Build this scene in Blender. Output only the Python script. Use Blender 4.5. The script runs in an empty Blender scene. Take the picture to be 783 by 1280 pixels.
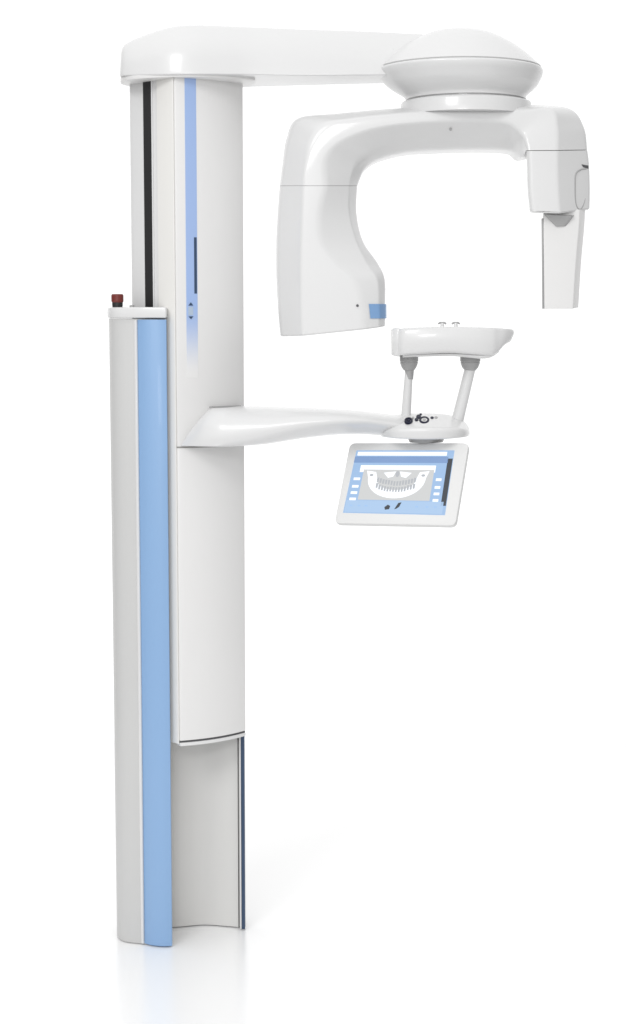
import bpy, bmesh, math, random
from mathutils import Vector
random.seed(4)
sc = bpy.context.scene
COL = sc.collection

# ------------------------------------------------------------------ camera
F, D, PITCH = 2150.0, 4.3, math.atan(240 / 2150.0)
H = D * math.tan(PITCH + math.atan(544 / F))
cd = bpy.data.cameras.new('camera'); cam = bpy.data.objects.new('camera', cd); COL.objects.link(cam)
cam.location = (0, -D, H); cam.rotation_euler = (math.pi / 2 - PITCH, 0, 0)
cd.sensor_fit = 'VERTICAL'; cd.sensor_height = 36; cd.lens = F / 1280 * 36; cd.clip_end = 500; cd.clip_start = .05
sc.camera = cam
FW = Vector((0, math.cos(PITCH), -math.sin(PITCH))); UP = Vector((0, math.sin(PITCH), math.cos(PITCH)))

def ray(px, py): return Vector((px - 391.5, 0, 0)) + UP * (640 - py) + FW * F
def P(px, py, Y):                       # measured point of the machine at real depth Y
    r = ray(px, py); return Vector((0, -D, H)) + r * ((Y + D) / r.y)
def PF(px, py):                         # measured point on the floor
    r = ray(px, py); return Vector((0, -D, H)) + r * (-H / r.z)
def Z(py, Y, px=391.5): return P(px, py, Y).z
def X(px, py, Y): return P(px, py, Y).x

# ------------------------------------------------------------------ materials
def mat(name, col, rough=.35, coat=0., metal=0., emit=0., bump=0., spec=.5):
    m = bpy.data.materials.new(name); m.use_nodes = True
    nt = m.node_tree; b = nt.nodes['Principled BSDF']
    b.inputs['Base Color'].default_value = (*col, 1); b.inputs['Roughness'].default_value = rough
    b.inputs['Metallic'].default_value = metal; b.inputs['Coat Weight'].default_value = coat
    b.inputs['Coat Roughness'].default_value = .06; b.inputs['Specular IOR Level'].default_value = spec
    if emit:
        b.inputs['Emission Color'].default_value = (*col, 1); b.inputs['Emission Strength'].default_value = emit
    tc = nt.nodes.new('ShaderNodeTexCoord')
    n = nt.nodes.new('ShaderNodeTexNoise'); n.inputs['Scale'].default_value = 9; n.inputs['Detail'].default_value = 5
    nt.links.new(tc.outputs['Object'], n.inputs['Vector'])
    mr = nt.nodes.new('ShaderNodeMapRange'); mr.inputs['To Min'].default_value = rough * .82; mr.inputs['To Max'].default_value = rough * 1.2
    nt.links.new(n.outputs['Fac'], mr.inputs['Value']); nt.links.new(mr.outputs['Result'], b.inputs['Roughness'])
    if bump:
        n2 = nt.nodes.new('ShaderNodeTexNoise'); n2.inputs['Scale'].default_value = 900
        nt.links.new(tc.outputs['Object'], n2.inputs['Vector'])
        bp = nt.nodes.new('ShaderNodeBump'); bp.inputs['Strength'].default_value = bump; bp.inputs['Distance'].default_value = .0003
        nt.links.new(n2.outputs['Fac'], bp.inputs['Height']); nt.links.new(bp.outputs['Normal'], b.inputs['Normal'])
    return m
WHITE = mat('white_lacquer', (.72, .72, .72), .30, .35, bump=.05)
PANEL = mat('panel_white', (.77, .765, .76), .38, .1, bump=.05)
WARM = mat('warm_white_trim', (.80, .79, .765), .4, .1)
GREY = mat('light_grey_paint', (.56, .56, .555), .42, .1, bump=.08)
INNER = mat('inner_grey', (.69, .685, .67), .5, 0, bump=.08)
BLUE = mat('blue_anodised', (.245, .405, .65), .42, .08)
NAVY = mat('dark_blue_edge', (.03, .06, .12), .45)
BLACK = mat('black_rubber', (.012, .012, .013), .5)
DGREY = mat('dark_grey', (.09, .09, .095), .5)
MGREY = mat('mid_grey_plastic', (.38, .38, .38), .4)
RED = mat('dark_red_plastic', (.16, .018, .012), .35, .2)
GAP = mat('seam_grey', (.30, .295, .28), .6)
NAVYK = mat('navy_key', (.006, .008, .03), .6, spec=.2)
PAD = mat('pale_pad', (.72, .72, .72), .6)
def screen_mat(n, c, e=.88):
    m = mat(n, c, .25, 0, emit=e); m.node_tree.nodes['Principled BSDF'].inputs['Base Color'].default_value = (.03, .03, .03, 1); return m
S_BLUE = screen_mat('screen_blue', (.33, .51, .78)); S_MID = screen_mat('screen_mid_blue', (.20, .33, .60))
S_LIGHT = screen_mat('screen_light_blue', (.36, .56, .86)); S_WHITE = screen_mat('screen_white', (.85, .88, .92), 1.1)
S_BLUE2 = screen_mat('screen_pale_blue', (.40, .58, .83)); S_GREY = screen_mat('screen_grey', (.62, .63, .63)); S_DARK = screen_mat('screen_dark', (.05, .08, .13), .2)
S_TOOTH = screen_mat('screen_tooth', (.46, .48, .51)); 

# ------------------------------------------------------------------ mesh helpers
class MB:
    def __init__(s): s.v = []; s.f = []; s.mi = []
    def add(s, v, f, mi=0):
        o = len(s.v); s.v += [tuple(p) for p in v]; s.f += [tuple(i + o for i in q) for q in f]; s.mi += [mi] * len(f); return s
    def build(s, name, mats, parent=None, smooth=True, angle=32, label=None, bevel=0):
        me = bpy.data.meshes.new(name); me.from_pydata(s.v, [], s.f)
        for m in (mats if isinstance(mats, (list, tuple)) else [mats]): me.materials.append(m)
        me.polygons.foreach_set('material_index', s.mi)
        bm = bmesh.new(); bm.from_mesh(me); bmesh.ops.remove_doubles(bm, verts=bm.verts, dist=1e-6)
        bmesh.ops.recalc_face_normals(bm, faces=bm.faces); bm.to_mesh(me); bm.free()
        if smooth: me.shade_smooth(); me.set_sharp_from_angle(angle=math.radians(angle))
        o = bpy.data.objects.new(name, me); COL.objects.link(o)
        if parent: o.parent = parent
        if label: o['label'] = label
        if bevel:
            b = o.modifiers.new('bevel', 'BEVEL'); b.width = bevel; b.segments = 3; b.limit_method = 'ANGLE'; b.angle_limit = math.radians(35)
        return o

def ring(corners, radii, k=5):
    n = len(corners); out = []
    for i in range(n):
        a, b, c = corners[i - 1], corners[i], corners[(i + 1) % n]
        r = radii[i] if isinstance(radii, (list, tuple)) else radii
        ra = min(r, (a - b).length * .48); rc = min(r, (c - b).length * .48)
        p0 = b + (a - b).normalized() * ra; p1 = b + (c - b).normalized() * rc
        for j in range(k + 1):
            t = j / k; out.append(p0 * (1 - t) ** 2 + b * 2 * t * (1 - t) + p1 * t * t)
    return out
def cr(a, b, c, d, t):
    return .5 * ((2 * b) + (c - a) * t + (2 * a - 5 * b + 4 * c - d) * t * t + (3 * b - a - 3 * c + d) * t ** 3)
def loft_rings(rings):
    v = [p for r in rings for p in r]; n = len(rings[0]); f = []
    for i in range(len(rings) - 1):
        for j in range(n):
            k = (j + 1) % n; f.append((i * n + j, i * n + k, (i + 1) * n + k, (i + 1) * n + j))
    f.append(tuple(range(n))[::-1]); f.append(tuple((len(rings) - 1) * n + j for j in range(n)))
    return v, f
def cen(r): return sum(r, Vector()) / len(r)
def loft(keys, radii, steps=6, k=5, cap0=0, cap1=0, mb=None):
    """keys: list of corner lists; caps: radius of the rounded end"""
    n = len(keys); R = [(radii[i] if isinstance(radii[0], (list, tuple)) else radii) for i in range(n)] if isinstance(radii, (list, tuple)) else [[radii] * len(keys[0])] * n
    rings = []
    for i in range(n - 1):
        A, B, C, E = keys[max(i - 1, 0)], keys[i], keys[i + 1], keys[min(i + 2, n - 1)]
        for s in range(steps + (i == n - 2)):
            t = s / steps
            cs = [cr(A[j], B[j], C[j], E[j], t) for j in range(len(B))]
            rr = [R[i][j] * (1 - t) + R[i + 1][j] * t for j in range(len(B))]
            rings.append(ring(cs, rr, k))
    def cap(r, prev, rad):
        c = cen(r); d = (c - cen(prev)).normalized(); out = []
        for q in range(1, 6):
            a = q / 5 * math.pi / 2; ins = rad * (1 - math.cos(a)); off = d * rad * (math.sin(a) - 1)
            out.append([p + (c - p).normalized() * min(ins, (c - p).length * .9) + off + d * rad * 0 for p in r])
        return out
    if cap1:
        last = rings[-1]; d = (cen(last) - cen(rings[-2])).normalized(); pv = rings[-2]
        rings[-1] = [p - d * cap1 for p in last]; rings += cap(last, pv, cap1)
    if cap0:
        first = rings[0]; d = (cen(first) - cen(rings[1])).normalized(); pv = rings[1]
        rings[0] = [p - d * cap0 for p in first]; rings = cap(first, pv, cap0)[::-1] + rings
    mb = mb or MB(); mb.add(*loft_rings(rings)); return mb
def prism(pts, z0, z1, rad=.003, radii=.003, k=4, mb=None):
    a = [Vector((p[0], p[1], z0)) for p in pts]; b = [Vector((p[0], p[1], z1)) for p in pts]
    r = radii if isinstance(radii, (list, tuple)) else [radii] * len(pts)
    r0 = ring(a, r, k); r1 = ring(b, r, k)
    # rounded rims by true polygon offset so that concave plans stay clean
    rings = []
    q = [(rad, 0), (rad * .3, rad * .3), (0, rad)] if rad else [(0, 0)]
    for ins, dz in q: rings.append([Vector((x, y, z0 + dz)) for x, y in offset([(p.x, p.y) for p in r0], -ins)])
    for ins, dz in q[::-1]: rings.append([Vector((x, y, z1 - dz)) for x, y in offset([(p.x, p.y) for p in r1], -ins)])
    mb = mb or MB(); mb.add(*loft_rings(rings)); return mb
def offset(pts, d):
    if not d: return list(pts)
    n = len(pts); area = sum(pts[i - 1][0] * pts[i][1] - pts[i][0] * pts[i - 1][1] for i in range(n)); s = 1 if area > 0 else -1
    out = []
    for i in range(n):
        a, b, c = Vector(pts[i - 1]), Vector(pts[i]), Vector(pts[(i + 1) % n])
        j = 1
        while (b - a).length < 1e-7: j += 1; a = Vector(pts[(i - j) % n])
        j = 1
        while (c - b).length < 1e-7: j += 1; c = Vector(pts[(i + j) % n])
        t = ((b - a).normalized() + (c - b).normalized())
        t = t.normalized() if t.length > 1e-6 else (b - a).normalized()
        out.append((b.x + t.y * d * s, b.y - t.x * d * s))
    return out
def lathe(prof, c, seg=96, mb=None):
    v = []; f = []
    for r, z in prof:
        for j in range(seg):
            a = 2 * math.pi * j / seg; v.append((c[0] + r * math.cos(a), c[1] + r * math.sin(a), z))
    n = len(prof)
    for i in range(n - 1):
        for j in range(seg):
            k = (j + 1) % seg; f.append((i * seg + j, i * seg + k, (i + 1) * seg + k, (i + 1) * seg + j))
    f.append(tuple(range(seg))[::-1]); f.append(tuple((n - 1) * seg + j for j in range(seg)))
    mb = mb or MB(); mb.add(v, f); return mb
def tube(pts, rads, seg=20, mb=None, flat=1.):
    rings = []; n = len(pts)
    for i, p in enumerate(pts):
        d = (pts[min(i + 1, n - 1)] - pts[max(i - 1, 0)]).normalized()
        a = d.orthogonal() if abs(d.y) > .9 else d.cross(Vector((0, 1, 0))); a.normalize(); b = d.cross(a)
        rings.append([p + (a * math.cos(2 * math.pi * j / seg) + b * math.sin(2 * math.pi * j / seg) * flat) * rads[i] for j in range(seg)])
    mb = mb or MB(); mb.add(*loft_rings(rings)); return mb
def slab(quad, thick, r=.001, mb=None, k=3, mi=0):
    """thin rounded plate from corner points; thickness grows along the outward normal"""
    n = (quad[1] - quad[0]).cross(quad[-1] - quad[0]).normalized()
    if n.y > 0: n = -n
    a = ring(quad, r, k); b = [p + n * thick for p in a]
    mb = mb or MB(); v, f = loft_rings([a, b]); mb.add(v, f, mi); return mb

# ------------------------------------------------------------------ the setting
mb = MB(); S = 60
mb.add([(-2, -1.4, 0), (1.9, -1.4, 0), (1.9, 2.2, 0), (-2, 2.2, 0)], [(0, 1, 2, 3)])
fm = mat('glossy_white_floor', (.95, .95, .95), .24, 0, spec=1.0); fm.node_tree.nodes['Principled BSDF'].inputs['IOR'].default_value = 1.75
floor = mb.build('floor', fm, smooth=False); floor['kind'] = 'structure'

# ------------------------------------------------------------------ the machine
M = bpy.data.objects.new('dental_xray_machine', None); COL.objects.link(M)
M.location = (-.35, .1, 0); M['label'] = 'tall white and blue dental x-ray machine with domed rotating arm standing on the white floor'; M['category'] = 'x-ray machine'
ROOT = M
_objs = []
def part(mbx, name, m, parent=None, **kw):
    o = mbx.build(name, m, None, **kw); _objs.append((o, parent or ROOT)); return o

# --- base housing: C-shaped shell on the floor
zc0 = Z(398, .0)                        # top of shell
A = PF(215, 1184); B = PF(180, 1182); Cc = PF(145, 1174)
FR = PF(306.3, 1163)
def v2(p): return (p[0], p[1])
i1 = PF(215, 1159.5); i2 = PF(255, 1156.5); i3 = PF(300, 1161)
shell = [(A.x, A.y + .012), (B.x - .003, B.y + .006), (Cc.x + .022, Cc.y - .026), (Cc.x, Cc.y + .01), (Cc.x - .002, .14), (-.495, .20), (-.42, .235), (-.29, .245), (-.20, .225), (FR.x - .0035, .185),
         (FR.x - .003, FR.y + .007), (FR.x - .008, FR.y + .005), (i3.x - .003, i3.y + .012), (i3.x - .03, i3.y + .018), (i2.x, i2.y), (i1.x, i1.y), (-.43, .17), (-.475, .15), (-.492, .10), (-.478, .07), (-.43, .04), (A.x, A.y + .024)]
rad = [.004, .012, .03, .03, .03, .04, .05, .05, .05, .02, .004, .002, .005, .02, .03, .04, .03, .03, .02, .02, .02, .004]
base = part(prism(shell, .002, zc0, .0015, rad), 'base_housing', GREY)
# blue facing on the near edge of the shell
lip = [(A.x + .001, A.y - .002), (A.x + .001, A.y + .0105), (B.x + .002, B.y + .0085), (B.x + .0005, B.y + .006), (B.x + .021, B.y - .0095), (A.x - .022, A.y - .0055)]
part(prism(lip, .004, zc0 - .003, .0008, [.002, .002, .002, .004, .02, .02]), 'blue_trim', BLUE, base, label='wide blue facing strip on the near edge of the base')
lip2 = [(FR.x - .0085, FR.y + .0), (FR.x + .0005, FR.y - .002), (FR.x + .001, FR.y + .022), (FR.x - .0025, FR.y + .022)]
part(prism(lip2, .004, zc0 - .004, .0005, .0008), 'blue_trim', NAVY, base, label='narrow blue edge strip, painted dark as in shade, on the far side of the base')  # navy in place of the trim blue: shade on this edge is in the colour
edge_highlight = [(B.x + .001, B.y + .009), (B.x + .001, B.y + .0035), (B.x - .003, B.y + .0005), (B.x - .0085, B.y + .006), (B.x - .004, B.y + .012)]
part(prism(edge_highlight, .004, zc0 - .003, .0008, .0015), 'pale_edge_strip', WHITE, base)  # white strip stands in for the highlight along the shell's bevelled edge
et2 = [(FR.x - .0130, FR.y + .006), (FR.x - .0130, FR.y + .001), (FR.x - .0088, FR.y - .0005), (FR.x - .0088, FR.y + .006)]
part(prism(et2, .004, zc0 - .004, .0005, .0008), 'pale_edge_strip', WHITE, base)
# inner lining seen through the opening: thin bent sheet
lin = [i3.xy + Vector((-.004, .004)), i3.xy + Vector((-.034, .012)), i2.xy + Vector((0, -.004)), i1.xy + Vector((0, -.004)), Vector((-.43, .163)), Vector((-.468, .145))]
mbx = MB(); r = []
pts = [Vector((p[0], p[1])) for p in lin]; pp = [pts[0]]
for i in range(len(pts) - 1):
    a, b, c, d = pts[max(i - 1, 0)], pts[i], pts[i + 1], pts[min(i + 2, len(pts) - 1)]
    for s in range(1, 7): pp.append(cr(a, b, c, d, s / 6))
inn = pp + [p + Vector((0, .003)) for p in pp[::-1]]
mbx.add(*loft_rings([[Vector((p.x, p.y, z)) for p in inn] for z in (.003, zc0 - .01)]))
part(mbx, 'inner_lining', INNER, base)
# floor plate of the opening
# cap
zc1 = Z(384, .03)
capo = [o if i < 6 else p for i, (o, p) in enumerate(zip(offset(shell, .004), shell))]
cap_pts = [(A.x + .002, A.y - .009), (B.x + .02, B.y - .0115), (B.x - .006, B.y - .003)] + capo[2:11] + [(FR.x - .010, FR.y + .006)] + [v2(p) for p in shell[13:21]] + [(A.x + .002, A.y + .03)]
cap = part(prism(cap_pts, zc0 + .001, zc1, .004, [.006, .03, .012] + rad[2:11] + [.003] + rad[13:21] + [.004]), 'base_cap', WHITE, base)
# red emergency button
bx, by = X(147, 375, .06), .06
sw = part(lathe([(.0001, zc1), (.013, zc1), (.013, zc1 + .004), (.0135, zc1 + .004), (.0135, zc1 + .012), (.0001, zc1 + .012)], (bx, by), 32), 'emergency_switch', BLACK)
part(lathe([(.0001, zc1 + .012), (.0135, zc1 + .012), (.0155, zc1 + .015), (.0155, zc1 + .030), (.0135, zc1 + .033), (.0001, zc1 + .033)], (bx, by), 32), 'push_button', RED, sw)
part(lathe([(.0001, zc1), (.006, zc1), (.006, zc1 + .005), (.0001, zc1 + .006)], (X(165, 380, .05), .05), 20), 'cap_plug', MGREY)

# --- inner telescoping column
FLx, FLy = X(222, 500, .0), .0
FRx, FRy = X(306, 600, .112), .112
BLx, BLy = X(161.5, 100, .135), .135
ztop = Z(92, .05)
zb = Z(931, .0) + .004
fl = Vector((FLx, FLy)); fr = Vector((FRx, FRy)); bl = Vector((BLx, BLy))
sd = (bl - fl)
core = [fl + Vector((.008, .014)), fr + Vector((-.008, .006)), Vector((FRx - .015, .14)), Vector((-.30, .16)), Vector((-.42, .158)), bl + Vector((.004, .012)), bl, bl + Vector((.004, -.012)), fl + sd * .55 + Vector((-.004, -.004))]
colm = part(prism(core, zb + .02, ztop + .03, .001, [.002, .002, .02, .02, .02, .01, .01, .014, .04]), 'column', WHITE)
# long black slot in the visible side
def side_pt(t, off):   # point on the visible left side, t from front (0) to back (1)
    a = core[0]; b = core[8]; c = core[7]
    p = a.lerp(b, t / .55) if t < .55 else b.lerp(c, (t - .55) / .45)
    d = (b - a if t < .55 else c - b).normalized(); n = Vector((d.y, -d.x)); 
    if n.y > 0: n = -n
    return p + n * off
def tx(px):            # find t for a pixel column at row 200
    lo, hi = 0, 1
    for _ in range(40):
        m = (lo + hi) / 2; p = side_pt(m, 0)
        if p.x > X(px, 200, p.y): lo = m
        else: hi = m
    return lo
t0, t1 = tx(180.3), tx(189.3)
sl = [side_pt(t0, .0012), side_pt(t0, -.004), side_pt(t1, -.004), side_pt(t1, .0012)]
part(prism(sl, zc1 - .1, ztop + .01, 0, 0), 'cable_slot', BLACK, colm)
t2, t3 = tx(190.6), tx(192)
sl = [side_pt(t2, .002), side_pt(t2, -.003), side_pt(t3, -.003), side_pt(t3, .002)]
part(prism(sl, zc1 - .1, ztop + .01, 0, 0), 'slot_rail', PAD, colm)
# corner trim between side and front panel
trim = [fl + Vector((-.004, -.001)), fl + Vector((-.001, .011)), fl + sd * .33 + Vector((.0, .004)), fl + sd * .34 + Vector((-.007, -.001))]
part(prism(trim, zb - .002, ztop + .01, .001, .003), 'corner_trim', WARM, colm)

# front covers, gently convex
def arcpts(off0, off1, bulge, u0=0., u1=1., n=14):
    d = fr - fl; nn = Vector((d.y, -d.x)).normalized()
    if nn.y > 0: nn = -nn
    out = []
    for i in range(n + 1):
        u = u0 + (u1 - u0) * i / n
        out.append(fl + d * u + nn * (off1 + bulge * 4 * u * (1 - u)))
    bk = []
    for i in range(n + 1):
        u = u1 + (u0 - u1) * i / n
        bk.append(fl + d * u + nn * (off0 + bulge * 4 * u * (1 - u)))
    return out + bk
BUL = .016
zm = Z(558.5, .03)
dzb = .0
up = part(prism(arcpts(-.012, .0, BUL), zm + .002, ztop + .02, .0012, .002), 'column_cover', PANEL, label='upper white column cover with the fading blue stripe')
lo = part(prism(arcpts(-.012, .0, BUL), zb + .006, zm - .001, .0012, .002), 'column_cover', PANEL, label='plain lower white column cover below the support arm')
part(prism(arcpts(-.014, -.003, BUL), zb + .0005, zb + .0045, .0, 0), 'shadow_gap', DGREY, lo)
part(prism(arcpts(-.016, .001, BUL), zb - .008, zb + .0005, .0015, .002), 'bottom_rim', WHITE, lo)
def cover_x(px, py=300):
    lo_, hi_ = 0., 1.
    d = fr - fl
    for _ in range(40):
        m = (lo_ + hi_) / 2; p = arcpts(0, 0, BUL, m, m + 1e-5, 1)[0]
        if p.x < X(px, py, p.y): lo_ = m
        else: hi_ = m
    return lo_
# printed stripe that fades out towards the bottom
sm = bpy.data.materials.new('fading_blue_print'); sm.use_nodes = True; nt = sm.node_tree; b = nt.nodes['Principled BSDF']
b.inputs['Roughness'].default_value = .38; b.inputs['Coat Weight'].default_value = .1; b.inputs['Coat Roughness'].default_value = .06
tc = nt.nodes.new('ShaderNodeTexCoord'); sx = nt.nodes.new('ShaderNodeSeparateXYZ'); nt.links.new(tc.outputs['Object'], sx.inputs[0])
mr = nt.nodes.new('ShaderNodeMapRange'); nt.links.new(sx.outputs['Z'], mr.inputs['Value'])
mr.inputs['From Min'].default_value = Z(470, .03); mr.inputs['From Max'].default_value = Z(385, .03)
rp = nt.nodes.new('ShaderNodeValToRGB'); rp.color_ramp.elements[0].color = (.77, .765, .76, 1); rp.color_ramp.elements[1].color = (.34, .47, .76, 1)
rp.color_ramp.interpolation = 'EASE'
nt.links.new(mr.outputs[0], rp.inputs[0]); nt.links.new(rp.outputs[0], b.inputs['Base Color'])
u0, u1 = cover_x(232.5), cover_x(246.5)
part(prism(arcpts(-.002, .0006, BUL, u0, u1, 6), Z(472, .03), ztop + .015, 0, 0), 'blue_stripe', sm, up)
ua, ub = cover_x(242.8, 330), cover_x(246, 330)
part(prism(arcpts(-.002, .0012, BUL, ua, ub, 3), Z(367, .03), Z(297, .03), .0, 0), 'position_slot', NAVY, up)
# small height display: pale window and two arrow keys
ua, ub = cover_x(235.5, 388), cover_x(241.5, 388)
part(prism(arcpts(-.002, .0012, BUL, ua, ub, 3), Z(394, .03), Z(383.5, .03), .0, 0), "height_display", screen_mat('display_pale', (.50, .62, .78), .7), up)
for y0, y1, upw in ((378, 382, 1), (395.5, 399, 0)):
    a = arcpts(0, .0012, BUL, ua, ub, 2); zl, zh = Z(y1, .03), Z(y0, .03)
    ps = [a[0], a[2], a[1]]
    if upw: tri = [Vector((a[0].x, a[0].y, zl)), Vector((a[2].x, a[2].y, zl)), Vector((a[1].x, a[1].y, zh))]
    else: tri = [Vector((a[0].x, a[0].y, zh)), Vector((a[2].x, a[2].y, zh)), Vector((a[1].x, a[1].y, zl))]
    part(slab(tri, .0008, .0001), 'arrow_key', NAVY, up)

# --- shoulder arm over the column
def sec(px, yt, yb, y0, y1, ch=.35, top=.5):
    """section across X: front edge at depth y0, back y1; yt/yb image rows of top and bottom measured at the front"""
    zt = Z(yt, (y0 + y1) / 2 * .6, px); zb_ = Z(yb, y0, px); x = X(px, (yt + yb) / 2, y0)
    h = zt - zb_; w = y1 - y0
    return [Vector((x, y0, zb_)), Vector((x, y0 + .010, zb_ + h * ch)), Vector((x, y0 + w * .26, zt - h * .06)), Vector((x, y0 + w * .5, zt)),
            Vector((x, y1 - w * .2, zt - h * .06)), Vector((x, y1, zb_ + h * ch)), Vector((x, y1, zb_))]
K = [sec(149.5, 62, 95, .075, .19, .35), sec(153, 52, 94.5, .05, .21, .42), sec(172, 42, 94, .02, .24, .5), sec(205, 31.5, 93.5, -.012, .25, .55), sec(235, 28, 93, -.022, .25, .55), sec(280, 29, 93, -.010, .24, .55), sec(318, 30.5, 93.5, .0, .22, .52),
     sec(380, 33.5, 94.5, .0, .18, .5), sec(450, 36, 94, .0, .16, .5), sec(530, 40, 93, .0, .15, .5), sec(585, 43, 90, 0.01, .13, .5)]
sh = part(loft(K, [[.004, .05, .06, .05, .05, .04, .004]] * len(K), 6, 6, cap0=.006), 'shoulder_arm', WHITE, angle=50)
# flange under the shoulder around the column
fp = [(X(150, 97, .08), .08), (X(163, 97, .02), .028), (X(205, 97, -.01), -.008), (X(235, 97, -.02), -.019), (X(280, 97, .0), .004), (X(319, 97, .05), .05), (X(319, 97, .1), .13), (X(290, 97, .1), .22), (X(200, 97, .1), .23), (X(150, 97, .1), .15)]
part(prism(fp, Z(95.2, -.01) - .002, Z(90, -.01), .001, [.02, .04, .06, .06, .06, .006, .05, .06, .06, .06]), 'shoulder_flange', PANEL, sh)

# --- dome and turntable
dc = (X(574, 90, .07), .07); zr = Z(90, .07); sc_ = (X(678, 90, .07) - X(470, 90, .07)) / 2
prof = [(.0001, zr + .1045), (.03, zr + .103), (.06, zr + .098), (.09, zr + .0885), (.115, zr + .0765), (.14, zr + .062), (.165, zr + .044), (.188, zr + .0245), (.200, zr + .013), (.204, zr + .009)]
prof = [(r * sc_ / .208, z) for r, z in prof]
def smoothprof(p, n=5):
    out = []
    for i in range(len(p) - 1):
        a, b, c, d = [Vector(p[k]) for k in (max(i - 1, 0), i, i + 1, min(i + 2, len(p) - 1))]
        for s in range(n): out.append(tuple(cr(a, b, c, d, s / n)))
    out.append(p[-1]); return out
dome = part(lathe(smoothprof(prof) + [(sc_ * .97, zr + .0065), (.0001, zr + .0065)], dc, 160), 'dome_cover', WHITE, angle=60)
low = [(.0001, zr + .006), (.2035, zr + .006), (.2075, zr + .003), (.208, zr - .002), (.205, zr - .010), (.198, zr - .020), (.188, zr - .033), (.175, zr - .044), (.163, zr - .052), (.155, zr - .058), (.151, zr - .063), (.150, zr - .069)]
low = [(r * sc_ / .208, z) for r, z in low]
def skew(mbx):   # the neck sits slightly off the dome's axis
    mbx.v = [(x + .018 * min(1, max(0, (zr - z) / .07)), y, z) for x, y, z in mbx.v]; return mbx
part(skew(lathe(low[:2] + smoothprof(low[1:]) + [(.140, zr - .0695), (.140, zr - .082), (.0001, zr - .082)], dc, 160)), 'dome_base', WHITE, dome, angle=50)
part(skew(lathe([(.0001, zr - .074), (.155, zr - .074), (.160, zr - .0755), (.162, zr - .080), (.163, zr - .11), (.0001, zr - .11)], dc, 128)), 'turntable', WHITE, angle=50)

# --- rotating C-arm ------------------------------------------------------
def c6(o, i, oc, ic, yb, ym, yf, ymi=None):
    """o/i: outer/inner silhouette pixels, oc/ic: pixels of the front face edges"""
    ymi = ym if ymi is None else ymi
    ob = P(o[0], o[1], ym); ib = P(i[0], i[1], ymi)
    return [Vector((ob.x, yb, ob.z)), ob, P(oc[0], oc[1], yf), P(ic[0], ic[1], yf), ib, Vector((ib.x, yb, ib.z))]
yb, yf = .15, -.055
def c7(o, i, oc, ic, rg, yr, yb, ym, yf, ymi=None):
    k = c6(o, i, oc, ic, yb, ym, yf, ymi); k.insert(4, P(rg[0], rg[1], yr)); return k
TH = [  # tube head, bottom to seam
    c7((350.5, 421), (482, 408), (378, 420), (455, 412), (474, 409.5), -.035, yb, .03, yf, -.005),
    c7((348, 395), (482, 385), (377, 395), (453, 387), (474, 386), -.035, yb, .03, yf, -.005),
    c7((345.5, 352), (481.5, 349), (376.5, 352), (445, 352), (472, 350), -.033, yb, .03, yf, .0),
    c7((345, 328), (472, 328), (376.5, 328), (422, 330), (459, 329), -.024, yb, .03, yf, .015),
    c7((345.2, 300), (454, 301), (377, 300), (403, 303), (446, 301), -.015, yb, .03, yf, .03),
    c7((347, 265), (446, 266), (378, 265), (400, 268), (437, 266), -.01, yb, .03, yf, .04),
    c7((349.5, 232.4), (447, 232.4), (379, 232.4), (408, 232.4), (437, 232.4), -.01, yb, .03, yf, .04)]
rt = [[.02, .02, .006, .012, .005, .010, .02]] * len(TH)
th = part(loft(TH, rt, 8, 6, cap0=.005), 'tube_head', WHITE, angle=45)
CA = [
    c7((349.6, 232), (447.1, 232), (379, 232), (408, 232), (437, 232), -.01, yb, .03, yf, .04),
    c7((353, 205), (455, 213), (381, 210), (407, 201), (442, 211), -.008, yb, .03, yf, .04),
    c7((358, 172), (468, 202), (388, 178), (420, 181), (455, 198), -.005, yb, .03, yf, .04),
    c7((372, 147), (487, 195), (408, 155), (447, 167), (475, 188), .0, yb, .02, yf, .04),
    c7((420, 141), (512, 190), (440, 148), (480, 158), (503, 180), .0, yb, .02, yf, .04),
    c7((480, 135.5), (545, 188), (490, 142), (525, 153), (540, 177), .0, yb, .02, yf, .04),
    c7((540, 132), (580, 187), (545, 138), (572, 151), (578, 176), .0, yb, .02, yf, .04),
    c7((600, 131), (615, 187), (600, 137), (612, 151), (614, 176), .0, yb, .02, yf, .04),
    c7((655, 130), (640, 189), (655, 136), (637, 155), (639, 178), .0, yb, .02, yf, .04),
    c7((712, 135), (652, 196), (690, 136), (652, 168), (652, 184), -.02, yb, .02, yf, .02),
    c7((731, 158), (656, 193), (697, 160), (657, 179), (656.5, 189), -.035, yb - .01, .015, yf - .005, .0),
    c7((735.4, 187), (658, 188.4), (697, 187.6), (659, 187.9), (658.3, 188.2), -.045, yb - .02, .01, yf - .01, -.03)]
rc = [[.02, .02, .006, .012, .005, .010, .02]] * 2 + [[.02, .025, .016, .008, .02, .02, .02]] * 7 + [[.02, .015, .008, .010, .01, .02, .02]] * 3
for k_, (xx, yy) in zip(CA[-2:], ((659, 193), (659.5, 188.4))): k_[6].x = X(xx, yy, yb - .02)
ca = part(loft(CA, rc, 8, 6), 'rotating_arm', WHITE, angle=45)
SH = [
    c6((735.4, 187.8), (658, 189), (697, 188.4), (659, 188.6), yb - .02, .01, yf - .01, -.03),
    c6((737.5, 205), (658.5, 212), (697, 211), (660, 211), yb - .02, .01, yf - .01, -.03),
    c6((738.5, 235), (659.5, 240), (698, 240), (661, 240), yb - .02, .01, yf - .01, -.03),
    c6((738, 262), (662, 262), (700, 267), (664, 266), yb - .02, .01, yf - .01, -.03)]
for k_, (xx, yy) in zip(SH, ((659.5, 189), (660, 212), (661, 240), (663.5, 262))): k_[5].x = X(xx, yy, yb - .02)
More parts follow.
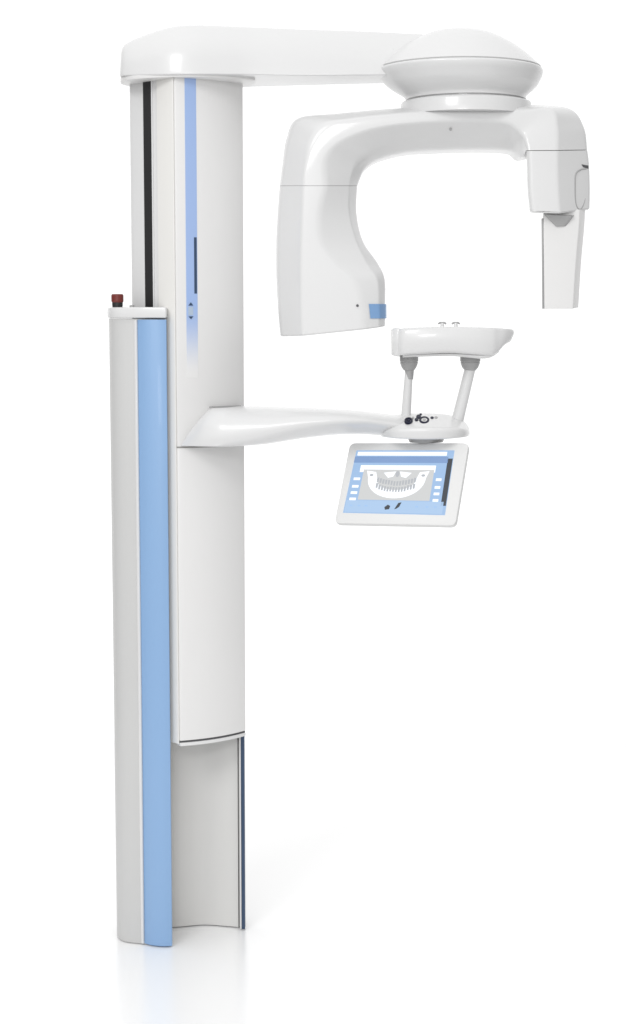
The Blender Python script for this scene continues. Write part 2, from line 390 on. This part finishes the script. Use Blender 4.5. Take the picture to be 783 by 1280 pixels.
se = part(loft(SH, [[.015, .012, .006, .012, .012, .01]] * 4, 8, 6, cap1=.006), 'sensor_head', WHITE, angle=40)
# sensor cassette hanging below
cy = -.03
def cs(pl, pr, py, t=.03):
    a = P(pl, py, cy); b = P(pr, py, cy + .006)
    return [a, b, P(pr + 7, py - 1.5, cy + .05), Vector((a.x + .004, cy + .05, a.z))]
ct = part(loft([cs(680.5, 716.5, 386), cs(680, 720, 330), cs(679.5, 724, 285), cs(680, 725, 262)], .003, 5, 4, cap0=.002), 'image_sensor', PANEL)
# dark collar above the sensor
part(loft([[P(695, 283, cy - .004), P(707, 283, cy + .002), P(720, 279, cy + .04), P(690, 279, cy + .04)], [P(680, 268, cy - .012), P(716, 270, cy - .01), P(724, 266, cy + .05), P(680, 266, cy + .05)]], .006, 3, 4), 'sensor_collar', MGREY, ct)
part(loft([[P(677.8, 386, cy + .003), P(680, 386, cy + .001), P(680.5, 386, cy + .04), P(679, 386, cy + .04)], [P(677, 273, cy + .003), P(679.3, 273, cy + .001), P(679.5, 273, cy + .04), P(678, 273, cy + .04)]], .0004, 2, 2), 'sensor_edge', MGREY, ct)

# handle recess on the outward side of the sensor head
def side_q(px, py):   # point on the right facet of the head
    a = P(697, 200, yf - .01); b = P(737.5, 200, .01); t = (px - 697) / 40.5
    y = a.y + (b.y - a.y) * t; return P(px, py, y)
loop = [side_q(*p) for p in ((733, 211), (726, 212), (719.5, 218), (718.5, 235), (719, 252), (721.5, 260), (725.5, 261.5), (729, 256), (731.5, 248))]
lp = []
for i in range(len(loop) - 1):
    a, b, c, d = [loop[k] for k in (max(i - 1, 0), i, i + 1, min(i + 2, len(loop) - 1))]
    for s in range(6): lp.append(cr(a, b, c, d, s / 6))
lp.append(loop[-1]); nr = Vector((.5, -.85, 0)).normalized()
nl = len(lp)
part(tube([p + nr * .0005 for p in lp], [.0026 * (.35 + .65 * math.sin(math.pi * (i + 1) / (nl + 1)) ** .6) for i in range(nl)], 10), 'grip_recess', MGREY, se)
part(loft([[side_q(727, 205.5) + nr * .001, side_q(735.5, 207) + nr * .001, side_q(735.5, 211) + nr * .001, side_q(729, 209) + nr * .001], [side_q(727, 205.5) - nr * .01, side_q(735.5, 207) - nr * .01, side_q(735.5, 211) - nr * .01, side_q(729, 209) - nr * .01]], .001, 1, 3), 'grip_notch', DGREY, se)
# small fittings on the tube head and under the arch
part(tube([P(447, 382, yf + .001), P(447, 382, yf - .002)], [.0035, .003], 16), 'screw_plug', DGREY, th)
part(tube([P(563.5, 161, -.035), P(563.5, 162, -.038)], [.0035, .0032], 16), 'screw_plug', MGREY, ca)
# blue window wrapped around the inner corner of the tube head
R0 = ring(TH[1], rt[1], 6)
# corner 3 and 4 belong to indices 21..34
def wrap(z0, z1, off):
    def row(z, o):
        pts = ring([Vector((p.x, p.y, z)) for p in TH[0]], rt[0], 6)
        pts2 = ring([Vector((p.x, p.y, z)) for p in TH[2]], rt[2], 6)
        t = (z - TH[0][1].z) / (TH[2][1].z - TH[0][1].z)
        q = [a.lerp(b, t) for a, b in zip(pts, pts2)]
        q = [q[27].lerp(q[28], .33), q[27].lerp(q[28], .6)] + q[28:41]; c = cen(pts); return [Vector((p.x + (p - c).normalized().x * o, p.y + (p - c).normalized().y * o, z)) for p in q]
    rows = [row(z0, off), row(z1, off), row(z1, -.003), row(z0, -.003)]
    n = len(rows[0]); v = [p for r in rows for p in r]; f = []
    for i in range(4):
        j = (i + 1) % 4
        for k in range(n - 1): f.append((i * n + k, i * n + k + 1, j * n + k + 1, j * n + k))
    m = MB(); m.add(v, f); return m
part(wrap(Z(398, -.03), Z(380, -.03), .0042), 'blue_window', mat('translucent_blue', (.20, .36, .62), .2, .5), th)

# --- patient support arm -------------------------------------------------
def asec(px, yt, yb_, y0, y1, f1=.25, f2=.75, fb=.12):
    x = X(px, (yt + yb_) / 2, y0); zt = Z(yt, y0 + (y1 - y0) * .4, px); zb2 = Z(yb_, y0 + (y1 - y0) * .15, px); h = zt - zb2; w = y1 - y0
    return [Vector((x, y0 + w * fb, zb2)), Vector((x, y0, zb2 + h * f1)), Vector((x, y0 + w * .08, zb2 + h * f2)), Vector((x, y0 + w * .35, zt)), Vector((x, y1, zt)), Vector((x, y1, zb2))]
d_ = (fr - fl).normalized(); n_ = Vector((d_.y, -d_.x)); n_ = n_ if n_.y < 0 else -n_
# carriage that wraps the column front
q0 = fl + n_ * .006; 
def cq(px, py, off):   # point in front of the cover at pixel column
    u = cover_x(px, py); p = arcpts(0, off, BUL, u, u + 1e-5, 1)[0]; return Vector((p.x, p.y, Z(py, p.y, px)))
CAR = [[cq(226.5, 558, .006), cq(240, 534, .008), cq(262, 511, .010), cq(263, 511, -.01), cq(240, 534, -.01), cq(226.5, 558, -.01)],
       [cq(240, 558, .022), cq(250, 534, .024), cq(268, 510.5, .020), cq(268, 511, -.01), cq(252, 534, -.01), cq(240, 558, -.01)]]
AS = [
    [P(226.5, 557.5, -.004), P(233, 546, -.006), P(246, 528, -.008), P(262.5, 510.5, -.006), P(263, 510.5, .06), P(227, 557.5, .03)],
    [P(246, 558, -.040), P(249, 547, -.046), P(256, 528, -.042), P(268, 510, -.020), P(268, 510, .07), P(246, 557.5, .05)],
    [P(272, 558.5, -.060), P(272, 547, -.068), P(276, 528, -.062), P(282, 509.5, -.030), P(282, 509.5, .09), P(272, 557.5, .07)],
    asec(300, 509.5, 558.5, -.078, .10, .30, .75), asec(335, 510, 556, -.090, .08, .34, .75, .22), asec(375, 511, 550.5, -.098, .05, .42, .80, .38), asec(415, 512.5, 546.5, -.10, .04, .50, .84, .52),
    asec(450, 515, 545.5, -.09, .05, .58, .86, .6), asec(480, 518.5, 547, -.07, .07, .6, .85, .5), asec(510, 522, 547.5, -.05, .08, .5, .8), asec(530, 526, 546, -.03, .07, .5, .8)]
ar = [[.004, .012, .03, .03, .01, .01]] * 3 + [[.03, .035, .04, .04, .02, .02]] * 8
sa = part(loft(AS, ar, 7, 6), 'support_arm', WHITE, angle=50)
part(prism([cq(262, 509, .0)[:2], cq(262, 509, .012)[:2], cq(298, 507, .014)[:2], cq(298, 507, 0)[:2]], Z(509.7, .05), Z(507.6, .05), .0, 0), 'arm_seam', MGREY, sa)
part(prism(arcpts(-.012, .0005, BUL), zm - .001, zm + .0018, .0, 0), 'cover_seam', GAP, lo)

# end plate
def psec(px, ytb, ytf, yb_, y0, y1):
    x = X(px, 530, 0)
    return [Vector((x, y0 + .006, Z(yb_, y0 + .006, px))), Vector((x, y0, Z(ytf, y0, px))), Vector((x, y0 + (y1 - y0) * .55, Z(ytb, y0 + (y1 - y0) * .55, px))), Vector((x, y1, Z(ytb + 4, y1, px))), Vector((x, y1 - .01, Z(yb_ - 1, y1, px)))]
PL = [psec(478, 527, 540, 546, -.03, .08), psec(488, 520, 538, 547.5, -.07, .12), psec(500, 517, 536.5, 548.5, -.092, .14), psec(525, 515.5, 535, 549.3, -.108, .155), psec(550, 516, 535, 549, -.105, .15), psec(570, 519, 536, 547.5, -.085, .13), psec(582, 525, 538, 546, -.05, .10), psec(587.5, 532, 540, 544, -.005, .06)]
pl = part(loft(PL, [[.006, .012, .03, .02, .006]] * len(PL), 6, 6), 'control_plate', WHITE, sa, angle=50)
# lower ring under the plate
part(tube([P(533, 547.5, .0), P(533, 552.5, .0)], [.046, .042], 48, flat=1.), 'swivel_ring', MGREY, sa)
# keypad symbols on the sloping top
def plate_pt(px, py, off=0.):
    # find depth on the slope between front lip and crest
    yf_, yk = -.105, .04
    zf, zk = Z(535, yf_, px), Z(515.8, yk, px)
    lo_, hi_ = 0., 1.
    for _ in range(40):
        m = (lo_ + hi_) / 2; y = yf_ + (yk - yf_) * m; z = zf + (zk - zf) * m
        if z < P(px, py, y).z: lo_ = m
        else: hi_ = m
    y = yf_ + (yk - yf_) * lo_; p = P(px, py, y); return p + Vector((0, -.35, 1)).normalized() * off
def disc(px, py, rx, ry, name, m, hole=0, off=.002):
    c = plate_pt(px, py); e1 = plate_pt(px + rx, py) - c; e2 = plate_pt(px, py - ry) - c; nn = Vector((0, -.35, 1)).normalized()
    n = 28; mbx = MB(); R_ = []
    for (s, o) in (((1, -.004), (1, off), (.9, off + .0008), (hole, off + .0008), (hole, -.004)) if hole else ((1, -.004), (1, off), (.9, off + .0008))):
        R_.append([c + (e1 * math.cos(2 * math.pi * j / n) + e2 * math.sin(2 * math.pi * j / n)) * s + nn * o for j in range(n)])
    if hole:
        v = [p for r in R_ for p in r]; f = []
        for i in range(len(R_) - 1):
            for j in range(n): f.append((i * n + j, i * n + (j + 1) % n, (i + 1) * n + (j + 1) % n, (i + 1) * n + j))
        mbx.add(v, f)
    else: mbx.add(*loft_rings(R_))
    part(mbx, name, m, pl)
disc(511, 526, 5.2, 3.6, 'round_key', NAVYK, .55); disc(511, 526, 2.0, 1.2, 'key_symbol', NAVYK)
disc(530.5, 525.5, 6.4, 4.4, 'round_key', NAVYK, .62); disc(530.5, 525.5, 2.0, 1.4, 'key_symbol', MGREY)
disc(523.5, 521.5, 3.0, 2.4, 'small_key', NAVYK); disc(521, 525, 2.4, 1.8, 'small_key', NAVYK); disc(526, 518.8, 1.6, 1.1, 'small_key', NAVYK)
disc(540.3, 523, 2.2, 1.4, 'small_key', NAVYK); disc(545.3, 522.6, 2.0, 1.2, 'small_key', MGREY); disc(516.5, 522.8, 1.4, 1., 'small_key', MGREY)

# posts, clamps and chin rest
def post(px0, py0, px1, py1, y0, y1, r0, r1):
    a, b = P(px0, py0, y0), P(px1, py1, y1)
    return tube([a, a.lerp(b, .5), b], [r0, (r0 + r1) / 2, r1], 28)
part(post(512, 455, 507.5, 523, .02, .02, .0095, .0125), 'support_post', WHITE, label='upright left post under the chin rest')
part(post(590, 452, 571, 530, .02, .02, .0135, .0155), 'support_post', WHITE, label='slanting right post under the chin rest')
for cx_, w, lx in ((511.5, 11.5, 0), (588, 12.5, 1.5)):
    c0 = P(cx_, 455, .02)
    pr = [(.0001, 443.), (w * .95, 443.), (w, 445), (w, 451), (w * .93, 452.2), (w * .97, 453.4), (w * .8, 459), (w * .55, 463), (.0001, 463)]
    cl = part(lathe([(r * .00203, Z(y, .02)) for r, y in pr], (c0.x, .02), 40), 'clamp', MGREY, angle=30)
part(post(512.2, 460, 511.5, 474, .02, .02, .0115, .0105), 'post_sleeve', MGREY, None)
def hsec(px, yt, yb_, y0, y1, lipz=0):
    x = X(px, (yt + yb_) / 2, (y0 + y1) / 2)
    return [Vector((x, y0 + .008, Z(yb_, y0, px))), Vector((x, y0, Z((yt * .55 + yb_ * .45), y0, px))), Vector((x, y0 + .006, Z(yt, y0, px))), Vector((x, y1 - .006, Z(yt, y0, px))), Vector((x, y1, Z((yt + yb_) / 2, y0, px))), Vector((x, y1 - .01, Z(yb_, y0, px)))]
HS = [hsec(497, 411.5, 444.5, -.06, .07), hsec(505, 410.5, 444, -.072, .085), hsec(530, 409, 442.5, -.082, .10), hsec(560, 408.5, 441.5, -.084, .11), hsec(590, 409, 443.5, -.08, .11), hsec(610, 409.5, 444.5, -.07, .10), hsec(620, 410, 440, -.058, .09), hsec(629, 410.5, 431.5, -.045, .07), hsec(637, 411, 427, -.025, .05), hsec(641.5, 412.5, 420, -.01, .03)]
ch = part(loft(HS, [[.012, .015, .008, .008, .02, .012]] * len(HS), 6, 6, cap0=.004), 'chin_rest', WHITE, angle=50)
part(loft([hsec(489.5, 412, 444, -.045, .05), hsec(494, 410, 445.5, -.052, .06), hsec(499, 410.5, 446, -.056, .06)], .005, 4, 4, cap0=.002), 'end_block', WHITE, ch, angle=40)
part(loft([hsec(503, 442.5, 447, -.05, .06), hsec(560, 441, 445.5, -.06, .08), hsec(604, 443, 448.5, -.06, .08), hsec(622, 438, 441, -.03, .05)], .006, 6, 4), 'rest_underside', WHITE, ch, angle=40)
for px in (553, 570):
    part(tube([P(px - 5, 405, .02), P(px - 3, 403.4, .02), P(px + 3, 403.4, .02), P(px + 5, 405, .02)], [.0022, .0026, .0026, .0022], 12), 'locating_pin', MGREY, ch)
    part(tube([P(px, 403.6, .02), P(px, 412, .02)], [.004, .006], 16), 'pin_base', WHITE, ch)

# --- touch screen --------------------------------------------------------
q = [P(437.5, 553.5, .03), P(586.5, 553.5, -.075), P(570, 657, -.175), P(418, 654, -.07)]
def S4(qd, u, v, o=0.):
    p = qd[0] * (1 - u) * (1 - v) + qd[1] * u * (1 - v) + qd[2] * u * v + qd[3] * (1 - u) * v
    return p + NRM * o
NRM = (q[1] - q[0]).cross(q[3] - q[0]).normalized()
if NRM.y > 0: NRM = -NRM
def onplane(px, py):
    r = ray(px, py); o = Vector((0, -D, H)); t = (q[0] - o).dot(NRM) / r.dot(NRM); return o + r * t
q[2] = onplane(569.5, 657)
rr = ring(q, .016, 8); c = cen(rr)
rings = []
for ins, o in ((.012, -.020), (.004, -.019), (.0008, -.015), (0, -.010), (0, -.003), (.001, -.0008), (.003, 0)):
    rings.append([p + (c - p).normalized() * ins + NRM * o for p in rr])
mbx = MB(); mbx.add(*loft_rings(rings))
tp = part(mbx, 'touch_panel', mat('matte_bezel', (.73, .73, .725), .5, 0), angle=40)
sq = [onplane(446, 563), onplane(568.5, 563), onplane(556.5, 644), onplane(429, 641)]
def rect(s0, s1, t0, t1, o, mbx=None, r=.0004):
    qs = [S4(sq, s0, t0, o), S4(sq, s1, t0, o), S4(sq, s1, t1, o), S4(sq, s0, t1, o)]
    a = ring(qs, r, 2); b = [p + NRM * .0003 for p in a]
    mbx = mbx or MB(); mbx.add(*loft_rings([a, b])); return mbx
def fan(pts, o, mbx=None):
    a = [S4(sq, u, v, o) for u, v in pts]; b = [p + NRM * .0003 for p in a]
    mbx = mbx or MB(); mbx.add(*loft_rings([a, b])); return mbx
scr = part(rect(0, 1, 0, 1, .0001, r=.001), 'display', S_BLUE, tp, smooth=False)
def sp(m, name, ma): return part(m, name, ma, tp, smooth=False)
sp(rect(.0, .95, .10, .20, .0006), 'menu_bar', S_MID)
sp(rect(.02, .93, .025, .085, .0006), 'title_bar', S_WHITE)
sp(rect(.01, .97, .80, .985, .0006), 'tool_bar', S_BLUE2)
sp(rect(.945, .995, .13, .86, .0006), 'side_bar', S_DARK)
sp(rect(.08, .84, .24, .35, .0006), 'tab_row', S_WHITE)
sp(rect(.12, .83, .31, .79, .0010), 'xray_picture', S_GREY)
mbx = MB()   # jaw: pale U-shaped band with upright rami
n = 28; o1 = []; o2 = []
for i in range(n + 1):
    a = math.pi * i / n
    o1.append((.47 - .29 * math.cos(a), .42 + .34 * math.sin(a) ** .9)); o2.append((.47 - .20 * math.cos(a), .44 + .19 * math.sin(a) ** .9))
band = [(.17, .34), ] + o1 + [(.77, .34), (.70, .35)] + o2[::-1] + [(.24, .35)]
for i in range(n):
    fan([o1[i], o1[i + 1], o2[i + 1], o2[i]], .0014, mbx)
fan([(.155, .33), (.25, .35), (.275, .46), (.18, .44)], .0014, mbx); fan([(.785, .33), (.69, .35), (.665, .46), (.76, .44)], .0014, mbx)
fan([(.33, .36), (.45, .34), (.43, .42), (.38, .44)], .0014, mbx); fan([(.49, .34), (.61, .36), (.56, .44), (.51, .42)], .0014, mbx)
sp(mbx, 'jaw_image', S_WHITE)
mbx = MB()
for row, (cy0, amp, hh) in enumerate(((.475, .05, .07), (.565, .06, .075))):
    for i in range(14):
        u = .285 + .37 * i / 13; k = (u - .47) / .19
        v = cy0 + amp * (1 - k * k) + random.uniform(-.006, .006); w = .0095 + .002 * abs(k)
        fan([(u - w, v - hh / 2), (u + w, v - hh / 2), (u + w * .8, v + hh / 2), (u - w * .8, v + hh / 2)], .0018, mbx)
for (u, v, a, b) in ((.21, .40, .02, .02), (.73, .40, .02, .02), (.47, .38, .02, .05)):
    fan([(u + a * math.cos(t * math.pi / 5), v + b * math.sin(t * math.pi / 5)) for t in range(10)], .0018, mbx)
sp(mbx, 'teeth_image', S_TOOTH)
for t0_ in (.44, .56, .66, .76):
    sp(rect(.035, .10, t0_, t0_ + .04, .0009), 'screen_button', S_WHITE); sp(rect(.86, .915, t0_, t0_ + .04, .0009), 'screen_button', S_WHITE)
for s_ in (.05, .13, .2, .7, .8, .88): sp(rect(s_, s_ + .03, .87, .895, .0010), 'screen_button', S_LIGHT)
sp(fan([(.40, .90), (.43, .86), (.455, .88), (.45, .93), (.41, .94)], .0012), 'tool_icon', S_DARK); sp(fan([(.50, .93), (.53, .83), (.56, .82), (.545, .89), (.52, .92)], .0012), 'tool_icon', S_DARK)
# bracket from the plate to the back of the screen
a = P(533, 549, .0); bq = S4(q, .52, .25, -.022)
part(tube([a, Vector((a.x, a.y + .02, a.z - .03)), bq + Vector((0, .015, 0)), bq], [.022, .02, .018, .02], 24), 'screen_bracket', WHITE)

# parents (keep world placement)
for o, p in _objs:
    o.parent = p
for o, p in _objs:
    if p is ROOT: o.location = (-M.location.x, -M.location.y, 0)

# ------------------------------------------------------------------ light
w = bpy.data.worlds.new('World'); sc.world = w; w.use_nodes = True; nt = w.node_tree
bg = nt.nodes['Background']; tc = nt.nodes.new('ShaderNodeTexCoord'); sx = nt.nodes.new('ShaderNodeSeparateXYZ')
nt.links.new(tc.outputs['Generated'], sx.inputs[0])
rp = nt.nodes.new('ShaderNodeValToRGB'); mr = nt.nodes.new('ShaderNodeMapRange')
mr.inputs['From Min'].default_value = -1; mr.inputs['From Max'].default_value = 1
nt.links.new(sx.outputs['Y'], mr.inputs['Value']); nt.links.new(mr.outputs[0], rp.inputs[0])
e = rp.color_ramp.elements; e[0].position = 0; e[0].color = (.72, .72, .72, 1); e[1].position = .88; e[1].color = (1.04, 1.04, 1.04, 1)
x = e.new(.76); x.color = (.27, .27, .27, 1); x = e.new(.40); x.color = (.32, .32, .32, 1)
def sstep(a, b_):
    n = nt.nodes.new('ShaderNodeMapRange'); n.interpolation_type = 'SMOOTHSTEP'; nt.links.new(sx.outputs['Z'], n.inputs['Value'])
    n.inputs['From Min'].default_value = a; n.inputs['From Max'].default_value = b_; return n.outputs[0]
mx = nt.nodes.new('ShaderNodeMix'); mx.data_type = 'RGBA'; nt.links.new(sstep(.3, .65), mx.inputs['Factor'])
nt.links.new(rp.outputs[0], mx.inputs['A']); mx.inputs['B'].default_value = (.90, .90, .90, 1)
nt.links.new(mx.outputs['Result'], bg.inputs['Color']); bg.inputs['Strength'].default_value = 1.05

def area(name, loc, target, sx_, sy_, power, col=(1, 1, 1)):
    l = bpy.data.lights.new(name, 'AREA'); l.shape = 'RECTANGLE'; l.size = sx_; l.size_y = sy_; l.energy = power; l.color = col
    o = bpy.data.objects.new(name, l); COL.objects.link(o); o.location = loc
    o.rotation_euler = (Vector(target) - Vector(loc)).to_track_quat('-Z', 'Y').to_euler(); return o
area('key_softbox', (-2.9, -5.5, 5.2), (-.1, 0, 1.1), 2.5, 1.9, 118)
area('front_softbox', (-.55, -5.2, 2.85), (-.2, 0, 2.0), 1.5, .7, 34)

# ------------------------------------------------------------------ render
sc.render.engine = 'CYCLES'
sc.view_settings.view_transform = 'Standard'; sc.view_settings.look = 'None'; sc.view_settings.exposure = .15; sc.view_settings.gamma = 1
sc.render.resolution_x = 626; sc.render.resolution_y = 1024
